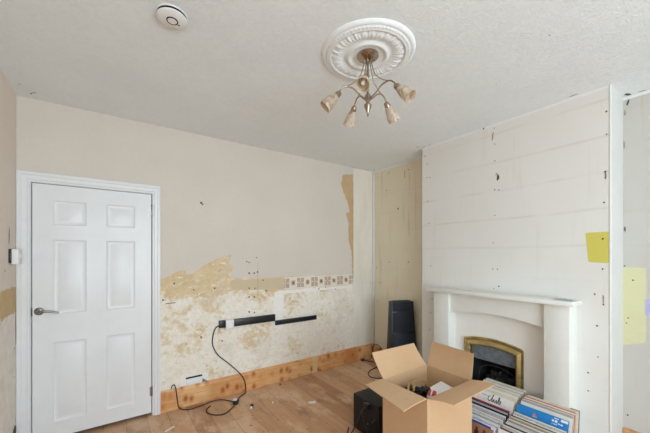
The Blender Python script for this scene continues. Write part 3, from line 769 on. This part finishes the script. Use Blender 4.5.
# scrap on the shelf
bm = nb(); g = []
n_, m_ = 14, 7
for i in range(n_):
    for j in range(m_):
        y = 0.728+0.118*i/(n_-1); x = 2.60+0.065*j/(m_-1)
        g.append(bm.verts.new((x+random.uniform(-.004,.004), y+random.uniform(-.004,.004), 1.0785+random.uniform(0,0.012)*(1 if 0 < i < n_-1 and 0 < j < m_-1 else 0.15))))
for i in range(n_-1):
    for j in range(m_-1): bm.faces.new((g[i*m_+j], g[(i+1)*m_+j], g[(i+1)*m_+j+1], g[i*m_+j+1]))
bmesh.ops.solidify(bm, geom=bm.faces[:], thickness=0.0006)
tag(obj('crumpled_scrap', bm, M['film'], loc=(2.63,0.78,1.079)), 'crumpled pale grey scrap lying on the right end of the mantel shelf', 'scrap')

# ================================================================== TOWER SPEAKER IN THE ALCOVE
sp_ = thing('tower_speaker', 'tall dark tower loudspeaker standing in the alcove behind the cardboard box', 'speaker', (2.79, 2.42, 0))
ex = Vector((0.942,-0.335,0)); ey = Vector((0.335,0.942,0)); O = Vector((2.632,2.410,0))
def spk(z, inset=0.0):
    s = 1-(z/0.86)            # 0 at top, 1 at the floor
    w = 0.280+0.062*s; d = 0.100+0.10*s; l = 0.0; f = -0.02*s
    c = [(l+inset, f+inset), (w-inset, f+inset), (w-inset-0.012, f+d-inset), (l+inset+0.012, f+d-inset)]
    return [O+ex*a+ey*b+Vector((0,0,z)) for a, b in c]
bm = nb(); hexa(bm, spk(0.0), spk(0.86), 0.006); obj('cabinet', bm, M['black'], sp_)
def grille(z0, z1, name='grille'):
    bm = nb()
    def q(z):
        p = spk(z); n = -ey
        a, b = p[0]+ex*0.010, p[1]-ex*0.010
        return [a+n*0.010, b+n*0.010, b-n*0.004, a-n*0.004]
    hexa(bm, q(z0), q(z1), 0.003); return obj(name, bm, M['navy'], sp_)
for a, b in ((0.752,0.852), (0.512,0.738), (0.05,0.498)): grille(a, b)['label'] = 'dark blue-black cloth grille'
bm = nb(); hexa(bm, [p+Vector((0,0,0)) for p in spk(0.861, 0.02)], [p for p in spk(0.866, 0.024)], 0.001); obj('top_cap', bm, M['vinyl'], sp_)

# cables in the alcove
t = thing('speaker_lead', 'black lead with plug on the floor left of the tower speaker', 'cable', (2.60, 2.75, 0))
bm = nb(); tube(bm, [(2.742,2.990,0.010), (2.775,2.925,ZF), (2.790,2.840,ZF), (2.714,2.729,ZF), (2.577,2.696,ZF), (2.472,2.629,ZF), (2.429,2.541,ZF), (2.467,2.470,ZF), (2.56,2.43,ZF)], 0.0055, 8); obj('lead', bm, M['rubber'], t)
bm = nb(); bx(bm, -0.024, 0.024, -0.018, 0.018, 0, 0.026, 0.006, 0, 2, Matrix.Translation((2.728,3.002,0)) @ Matrix.Rotation(0.6,4,'Z')); obj('plug', bm, M['black'], t)
bm = nb(); tube(bm, [(2.895,3.012,0.008), (2.900,3.005,0.10), (2.895,2.98,0.170), (2.870,2.90,0.215), (2.815,2.78,0.225), (2.765,2.66,0.190), (2.745,2.565,0.16)], 0.0055, 8)
tag(obj('arched_lead', bm, M['rubber'], loc=(2.85,2.8,0)), 'black lead arching above the skirting into the back of the tower speaker', 'cable')

# ================================================================== SUBWOOFER
sw = thing('subwoofer', 'black cube subwoofer on the floor left of the cardboard box', 'speaker', (1.74, 1.73, 0))
SX0, SX1, SY0, SY1, SZ = 1.600, 1.885, 1.588, 1.876, 0.287
bm = nb(); bx(bm, SX0, SX1, SY0, SY1, 0.012, SZ, 0.006); obj('cabinet', bm, M['vinyl'], sw)
for x in (SX0+0.03, SX1-0.03):
    for y in (SY0+0.03, SY1-0.03):
        bm = nb(); lathe(bm, [(0.014,0), (0.016,0.014)], 14, Matrix.Translation((x,y,0))); obj('foot', bm, M['rubber'], sw)
bm = nb(); bx(bm, SX0-0.004, SX0+0.003, SY0+0.03, SY1-0.12, 0.06, 0.284, 0.002); rpn = obj('rear_panel', bm, M['firebox'], sw)
bm = nb(); bx(bm, SX0-0.038, SX0-0.002, 1.668, 1.708, 0.243, 0.282, 0.006); bx(bm, SX0-0.030, SX0-0.002, 1.710, 1.730, 0.248, 0.274, 0.004); obj('mains_plug', bm, M['black'], rpn)
bm = nb(); tube(bm, [(SX0-0.036,1.690,0.258), (SX0-0.070,1.698,0.240), (SX0-0.095,1.715,0.160), (SX0-0.11,1.75,0.08), (SX0-0.12,1.79,0.02), (SX0-0.10,1.83,0.006), (SX0-0.03,1.90,0.006)], 0.005, 8); obj('cable', bm, M['rubber'], sw)
bm = nb(); tube(bm, [(SX0-0.028,1.720,0.255), (SX0-0.06,1.70,0.20), (SX0-0.06,1.66,0.12), (SX0-0.07,1.63,0.05), (SX0-0.09,1.62,0.006), (SX0-0.13,1.66,0.006)], 0.0032, 8); obj('cable', bm, M['rubber'], sw)
for y, z in ((1.632,0.175), (1.70,0.118), (1.652,0.150)):
    bm = nb(); lathe(bm, [(0.0055,0), (0.0055,0.004), (0,0.005)], 10, Matrix.Translation((SX0-0.004,y,z)) @ Matrix.Rotation(-PI/2,4,'Y')); obj('terminal', bm, M['chrome'], rpn)

# ================================================================== CARDBOARD BOX
BX0, BX1, BY0, BY1, BZ = 1.430, 1.885, 1.049, 1.386, 0.600
cb = thing('cardboard_box', 'large open brown cardboard box with four raised flaps on the floor', 'box', (1.657, 1.223, 0))
th = 0.005
bm = nb()
bx(bm, BX0, BX1, BY0, BY1, 0.0, th)
for a in ((BX0,BX0+th,BY0,BY1), (BX1-th,BX1,BY0,BY1)): bx(bm, *a, th, BZ)
for a in ((BX0+th,BX1-th,BY0,BY0+th), (BX0+th,BX1-th,BY1-th,BY1)): bx(bm, *a, th, BZ)
obj('body', bm, M['card'], cb, flat=True)
def flap(h0, h1, o0, o1, nrm):
    """hinge h0-h1, outer corners o0 (by h0) and o1 (by h1); bowed slightly, with thickness"""
    bm = nb(); n = Vector(nrm).normalized()*th; h0, h1, o0, o1 = map(Vector, (h0, h1, o0, o1)); K = 6
    A = []; B = []
    for i in range(K+1):
        s = i/K; b = n*(0.9*math.sin(PI*s))
        ra = [h0.lerp(o0, s).lerp(h1.lerp(o1, s), q/4)+b for q in range(5)]
        A.append([bm.verts.new(p) for p in ra]); B.append([bm.verts.new(p+n) for p in ra])
    for i in range(K):
        for q in range(4):
            bm.faces.new((A[i][q], A[i][q+1], A[i+1][q+1], A[i+1][q])); bm.faces.new((B[i][q], B[i+1][q], B[i+1][q+1], B[i][q+1]))
        for q in (0, 4): bm.faces.new((A[i][q], A[i+1][q], B[i+1][q], B[i][q]))
    for i in (0, K):
        for q in range(4): bm.faces.new((A[i][q], A[i][q+1], B[i][q+1], B[i][q]))
    return obj('flap', bm, M['card'], cb)
flap((BX0,BY1-0.004,BZ), (BX0,BY0+0.004,BZ), (1.293,1.398,0.591), (1.237,1.051,0.587), (0,0,1))
flap((BX0+0.006,BY1,BZ), (BX1-0.006,BY1,BZ), (1.447,1.502,0.738), (1.889,1.507,0.729), (0,0.8,-0.6))
flap((BX1,BY1-0.004,BZ), (BX1,BY0+0.004,BZ), (1.960,1.398,0.758), (1.902,1.049,0.767), (0.9,0,-0.3))
flap((BX0+0.006,BY0,BZ), (BX1-0.006,BY0,BZ), (1.433,0.887,0.632), (1.874,0.898,0.625), (0,0,1))

# ---- what lies in it
t = thing('white_carton', 'white folded carton lying tilted inside the cardboard box', 'carton', (1.77,1.195,0.006))
mt = Matrix.Translation((1.774,1.196,0.006)) @ Matrix.Rotation(-0.02,4,'Z')
bm = nb(); hexa(bm, [mt@Vector(p) for p in ((-.065,-.048,0), (.085,-.048,0), (.085,.048,0), (-.065,.048,0))], [mt@Vector(p) for p in ((-.065,-.048,.493), (.085,-.048,.512), (.085,.048,.524), (-.065,.048,.505))], 0.003); obj('carton', bm, M['paper'], t)
bm = nb(); q_ = ((-.082,-.060,.4915), (.078,-.059,.5115), (.076,.053,.5255), (-.070,.055,.5075)); hexa(bm, [mt@Vector(p) for p in q_], [mt@(Vector(p)+Vector((0,0,.003))) for p in q_]); obj('lid', bm, M['paper'], t)
zt = 0.5165
bm = nb(); bx(bm, BX0+0.012, 1.690, BY0+0.012, BY1-0.02, 0.006, zt-0.0005, 0.008); tag(obj('black_case', bm, M['black'], loc=(1.56,1.2,0.006)), 'black case deep inside the cardboard box under the tangled leads', 'case')
def sk(x, y, z=0): return (x*0.889, y*0.889, zt+z)
t = thing('red_adapter', 'red adapter block among black leads inside the cardboard box', 'adapter', sk(1.812,1.290))
mt = Matrix.Translation(sk(1.815,1.296)) @ Matrix.Rotation(0.5,4,'Z')
bm = nb(); bx(bm, -0.042, 0.042, -0.025, 0.025, 0, 0.038, 0.008, 0, 2, mt); rb = obj('body', bm, M['red'], t)
bm = nb(); bx(bm, -0.043, 0.043, -0.004, 0.004, 0.036, 0.0395, 0.001, 0, 2, mt); bx(bm, -0.046, -0.0415, -0.022, 0.022, 0.006, 0.034, 0.001, 0, 2, mt); obj('white_band', bm, M['plastic'], t)['label'] = 'white band'
t = thing('black_plug', 'bulky black plug beside the red adapter inside the cardboard box', 'plug', sk(1.852,1.372))
mt = Matrix.Translation(sk(1.852,1.372)) @ Matrix.Rotation(-0.4,4,'Z')
bm = nb(); bx(bm, -0.026, 0.026, -0.022, 0.022, 0, 0.042, 0.011, 0, 3, mt); pb = obj('body', bm, M['black'], t)
for dx in (-0.011, 0.011):
    bm = nb(); bx(bm, dx-0.003, dx+0.003, -0.006, 0.006, 0.041, 0.055, 0.001, 0, 1, mt); obj('pin', bm, M['gold'], t)
bm = nb(); tube(bm, [sk(p[0]+.026, p[1]-.02, p[2]) for p in ((1.745,1.475,.008), (1.765,1.450,.02), (1.79,1.425,.03), (1.81,1.40,.012), (1.80,1.37,.02), (1.765,1.385,.035), (1.755,1.42,.02), (1.785,1.45,.01), (1.83,1.43,.012))], 0.0075, 8)
tag(obj('lead_bundle', bm, M['rubber'], loc=sk(1.77,1.42)), 'bundle of thick black lead at the left inside the cardboard box', 'cable')
bm = nb(); tube(bm, [sk(p[0]+.026, p[1]-.02, p[2]) for p in ((1.75,1.44,.03), (1.79,1.48,.048), (1.85,1.48,.050), (1.88,1.43,.052), (1.885,1.38,.044))], 0.0032, 8)
tag(obj('pale_wire', bm, M['gold'], loc=sk(1.82,1.46)), 'thin pale gold wire looped over the black leads inside the cardboard box', 'wire')
for i, (x, y) in enumerate(((1.728,1.468), (1.752,1.438))):
    bm = nb(); tube(bm, [sk(x+.026,y-.02,.014), sk(x+0.043,y-0.006,.032), sk(x+0.066,y+0.003,.038)], 0.0075, 10, 0, False)
    tag(obj('brass_fitting', bm, M['gold'], loc=sk(x,y)), ['small brass fitting nearest the left corner inside the cardboard box', 'small brass fitting on the black lead bundle inside the cardboard box'][i], 'fitting')

# ================================================================== RECORDS
LP = 0.306
ORD = ['', 'first', 'second', 'third', 'fourth', 'fifth', 'sixth', 'seventh', 'eighth', 'ninth', 'tenth', 'eleventh', 'twelfth', 'thirteenth', 'fourteenth', 'fifteenth', 'sixteenth', 'seventeenth', 'eighteenth', 'nineteenth', 'twentieth',
       'twenty-first', 'twenty-second', 'twenty-third', 'twenty-fourth', 'twenty-fifth', 'twenty-sixth', 'twenty-seventh', 'twenty-eighth', 'twenty-ninth', 'thirtieth']
def sleeve(xb, yc, z0, tilt, yaw, front, edge, label, group, th=0.005, art=None, hgt=LP, w=LP):
    """standing sleeve: bottom front edge at xb, centre yc, leaning back (towards +x) by tilt degrees"""
    bm = nb()
    bx(bm, 0, th, -w/2, w/2, 0, hgt, 0.0007, 1, 1)
    for f in bm.faces:
        if f.normal.x < -0.9 or f.calc_center_median().x < 1e-5: f.material_index = 0
    mats = [cmat(front), cmat(edge)]
    if art: art(bm, mats)
    mt = Matrix.Translation((xb, yc, z0)) @ Matrix.Rotation(math.radians(yaw), 4, 'Z') @ Matrix.Rotation(math.radians(tilt), 4, 'Y')
    o = obj('record_sleeve', bm, mats, flat=True)
    o.matrix_world = mt
    return tag(o, label, 'record', group)
def patch(bm, mats, rgb, y0, y1, z0, z1, d=0.0006):
    """printed block on the front of a sleeve; y is measured from the viewer's left (0) to right (1), z from the bottom"""
    mats.append(cmat(rgb)); w = LP
    bx(bm, -d, 0.0003, w/2-y1*w, w/2-y0*w, z0*LP, z1*LP, 0, len(mats)-1)
def stroke(bm, mats, rgb, pts, r=0.0016):
    mats.append(cmat(rgb)); w = LP
    tube(bm, [(-0.0004, w/2-a*w, b*LP) for a, b in pts], r, 6, len(mats)-1, True, 5)
def art_blue(bm, mats):
    for a in ((0.70,0.74,0.885,0.925), (0.755,0.80,0.88,0.93), (0.815,0.85,0.86,0.885), (0.86,0.90,0.855,0.885), (0.74,0.82,0.955,0.972), (0.86,0.985,0.93,0.985), (0.70,0.72,0.835,0.845), (0.73,0.80,0.835,0.85)): patch(bm, mats, (236,238,240), *a)
    mats.append(cmat((204,132,134))); k = len(mats)-1
    f = [bm.verts.new((-0.0008, LP/2-a*LP, b*LP)) for a, b in ((0.32,0.845), (0.42,0.845), (0.365,0.925))]; bm.faces.new(f).material_index = k
    patch(bm, mats, (228,214,206), 0.33, 0.42, 0.83, 0.845)
def art_club(bm, mats):
    ink = (38,36,42)
    stroke(bm, mats, ink, [(0.22,0.90), (0.30,0.905), (0.36,0.895)])
    stroke(bm, mats, ink, [(0.44,0.92), (0.40,0.91), (0.395,0.83), (0.43,0.80), (0.46,0.83), (0.50,0.93), (0.515,0.985), (0.495,0.93), (0.495,0.82), (0.515,0.81), (0.54,0.88), (0.545,0.83), (0.57,0.81), (0.60,0.88), (0.605,0.82), (0.63,0.82), (0.66,0.975), (0.665,0.88), (0.67,0.81), (0.70,0.83), (0.705,0.88), (0.68,0.89)], 0.0024)
    patch(bm, mats, (196,60,60), 0.55, 1.0, 0.70, 0.715)
def art_bluewhite(bm, mats):
    patch(bm, mats, (34,84,180), 0.02, 0.90, 0.86, 0.965); patch(bm, mats, (30,48,96), 0.02, 0.90, 0.835, 0.855)
def art_figures(bm, mats):
    for a in (0.45, 0.62, 0.78):
        patch(bm, mats, (64,34,34), a, a+0.09, 0.62, 0.86); patch(bm, mats, (84,48,42), a+0.02, a+0.07, 0.86, 0.93)
def art_dark(bm, mats):
    patch(bm, mats, (230,226,220), 0.05, 0.95, 0.93, 0.975); patch(bm, mats, (170,60,60), 0.1, 0.9, 0.86, 0.885); patch(bm, mats, (200,196,190), 0.1, 0.7, 0.80, 0.84)
def art_multi(bm, mats):
    for i in range(16):
        a = i/16+0.01; patch(bm, mats, random.choice([(70,74,70), (150,140,128), (206,200,188), (46,48,54), (120,110,100)]), a, a+0.045, 0.90-random.uniform(0,0.03), 0.975)
def art_lines(c1, c2):
    def f(bm, mats): patch(bm, mats, c1, 0.06, 0.94, 0.92, 0.955); patch(bm, mats, c2, 0.06, 0.6, 0.85, 0.89)
    return f
CR, WH, GR, BK, NV, OR, RD, PU, TN = (222,212,192), (234,232,226), (168,168,164), (32,32,36), (40,48,78), (206,120,78), (160,52,52), (76,52,88), (186,160,128)
# rows listed from the fireplace end: (x of the top edge, lean, front colour, edge colour, art, colour name)
R = [(2.602,6,BK,NV,None,'navy-edged'), (2.590,6.5,CR,CR,None,'cream'), (2.578,7,CR,(206,190,166),None,'tan-edged'), (2.564,7.5,CR,(214,204,186),None,'pale cream'), (2.551,8,(200,96,60),(206,112,80),None,'orange-edged'), (2.537,9,WH,CR,None,'ivory'),
     (2.516,10,(190,140,110),(196,178,160),None,'beige-edged'), (2.500,11.5,(208,206,202),WH,None,'light grey'), (2.484,13.5,(176,172,168),(90,90,92),None,'mid grey'), (2.466,17,WH,WH,None,'plain white'),
     (2.430,22,(34,134,208),(60,70,92),art_blue,'bright blue'),
     (2.338,17.5,WH,PU,art_lines((210,206,204),PU),'purple-edged white'), (2.312,16.5,(196,194,186),(150,150,140),art_multi,'mottled grey'), (2.286,16,WH,WH,art_lines((190,200,192),GR),'white'), (2.262,15.5,BK,BK,None,'black'), (2.246,15,CR,(206,210,200),art_lines(TN,RD),'cream printed'), (2.222,14.5,TN,(150,60,60),art_lines(CR,RD),'dark red-edged'),
     (2.200,14,WH,(50,48,50),art_lines(RD,GR),'black-edged white'), (2.178,13.5,GR,(210,196,190),art_lines(NV,WH),'pink-edged'), (2.154,13,CR,(96,60,54),art_multi,'brown-edged'), (2.130,12.5,WH,CR,art_lines(OR,BK),'white and orange'), (2.106,12,NV,(60,66,90),None,'navy'), (2.084,11.5,WH,WH,art_lines(GR,RD),'near white'),
     (2.060,11,CR,RD,None,'red-edged cream'), (2.036,10.5,BK,GR,None,'grey-edged black'), (2.012,10,WH,WH,None,'nearest white')]
Lr = [(2.648,4,CR,CR,None,'cream'), (2.630,5,WH,(226,222,212),None,'off-white'), (2.612,6,(190,186,178),(110,106,100),None,'grey-edged'), (2.598,7,CR,WH,None,'white-edged'), (2.578,8,WH,(232,228,218),None,'thick white'), (2.556,9,(206,196,178),(120,84,74),None,'brown-edged'), (2.540,10,WH,CR,None,'ivory'), (2.516,12,CR,(104,96,90),None,'dark-edged'), (2.492,15,WH,WH,None,'plain white'), (2.468,17.5,CR,CR,None,'soft cream'),
      (2.434,22,(236,232,230),(226,222,220),art_club,'white signed'),
      (2.312,17,(196,60,64),(206,196,194),art_lines((196,190,190),NV),'grey-topped red'), (2.290,16.5,NV,(44,48,70),art_lines(GR,RD),'navy'), (2.264,16,(186,184,188),(196,120,120),art_lines(NV,PU),'red-edged grey'), (2.234,15.5,BK,(46,44,52),art_lines(GR,TN),'black-edged'), (2.206,15,WH,(74,62,84),art_lines((150,140,160),NV),'plum-edged white'), (2.172,14,(206,200,206),(60,62,92),art_lines(WH,NV),'navy-edged pale'),
      (2.136,13,WH,NV,art_lines(NV,GR),'lined white'), (2.098,12,WH,(214,214,216),art_lines((190,190,200),GR),'broad white'), (2.056,11,(226,224,228),(54,58,86),art_lines(WH,GR),'dark-edged pale'), (2.034,11,WH,(225,226,230),None,'bright white'), (2.002,10.5,(236,236,238),(34,84,180),art_bluewhite,'blue-topped'), (1.957,11,(150,110,88),(120,92,76),art_figures,'tan picture')]
def drift(x, ya, yb):      # the rows slip sideways towards the room
    s = max(0.0, min(1.0, (2.42-x)/0.36)); return ya+(yb-ya)*s
def row(lst, ya, yb, rowname, group):
    """ya, yb: the seam side of the row at the fireplace end and at the near end"""
    for i, (xt, tilt, fr, ed, art, cn) in enumerate(lst):
        tl = math.radians(tilt); left = rowname == 'left-hand'
        wd = LP
        xb = xt-LP*math.sin(tl)
        z0 = HE if xt > 2.36 else 0.0
        nm = {art_blue: 'bright blue record sleeve with white lettering and a small red sail in the right-hand row', art_club: 'white record sleeve with black handwriting on its front in the left-hand row',
              art_bluewhite: 'white record sleeve with a broad blue top band, near end of the left-hand row', art_figures: 'tan record sleeve with dark figures at the near end of the left-hand row'}.get(art)
        if nm is None: nm = '%s record sleeve, %s from the fireplace end of the %s row' % (cn, ORD[i+1], rowname)
        seam = drift(xt, ya, yb)+random.uniform(-.004, .004)
        yc = seam+wd/2 if left else seam-wd/2
        yaw = random.uniform(-0.6, 0.6)
        if art is art_club: yaw = -4.0; yc -= 0.004
        sleeve(xb, yc, z0, tilt, yaw, fr, ed, nm, group, 0.005, art, LP if wd == LP else 0.300, wd)
row(R, 1.003, 0.946, 'right-hand', 'records in the right-hand row')
row(Lr, 1.034, 0.953, 'left-hand', 'records in the left-hand row')

# ================================================================== LIGHT, WORLD, CAMERA
w = bpy.data.worlds.new('World'); SC.world = w; w.use_nodes = True
bg = w.node_tree.nodes['Background']; bg.inputs[0].default_value = (0.80, 0.90, 1.0, 1); bg.inputs[1].default_value = 1.0
ld = bpy.data.lights.new('window_daylight', 'AREA'); ld.shape = 'RECTANGLE'; ld.size = WX1-WX0-0.1; ld.size_y = WZ1-WZ0-0.1; ld.energy = 68; ld.color = (0.745, 0.895, 1.0)
lo = bpy.data.objects.new('window_daylight', ld); COL.objects.link(lo); lo.location = ((WX0+WX1)/2, YF+0.02, (WZ0+WZ1)/2)
lo.rotation_euler = Vector((0,1,0.12)).to_track_quat('-Z','Z').to_euler()

# added fill light at the window, aimed up to brighten the ceiling
l2 = bpy.data.lights.new('ceiling_fill_light', 'AREA'); l2.shape = 'RECTANGLE'; l2.size = WX1-WX0-0.1; l2.size_y = 0.9; l2.energy = 58; l2.color = (0.745, 0.895, 1.0)
lo2 = bpy.data.objects.new('ceiling_fill_light', l2); COL.objects.link(lo2); lo2.location = ((WX0+WX1)/2, YF+0.06, WZ0+0.5); lo2.rotation_euler = Vector((0.05,1,0.55)).to_track_quat('-Z','Z').to_euler()

cd = bpy.data.cameras.new('camera'); cam = bpy.data.objects.new('camera', cd); COL.objects.link(cam)
cam.location = (0, 0, CAMH); cam.rotation_euler = (PI/2, 0, -math.atan2(0.5755, 0.8178))
cd.sensor_width = 36; cd.lens = 304/650*36; cd.shift_y = 38.5/650; cd.clip_start = 0.02
SC.camera = cam
SC.view_settings.view_transform = 'Standard'; SC.view_settings.look = 'None'; SC.view_settings.gamma = 1; SC.view_settings.exposure = 0.05
SC.view_settings.use_curve_mapping = False
SC.cycles.use_denoising = True
SC.cycles.max_bounces = 10; SC.cycles.diffuse_bounces = 8
for o in list(SC.objects):
    if '_local' in o: del o['_local']
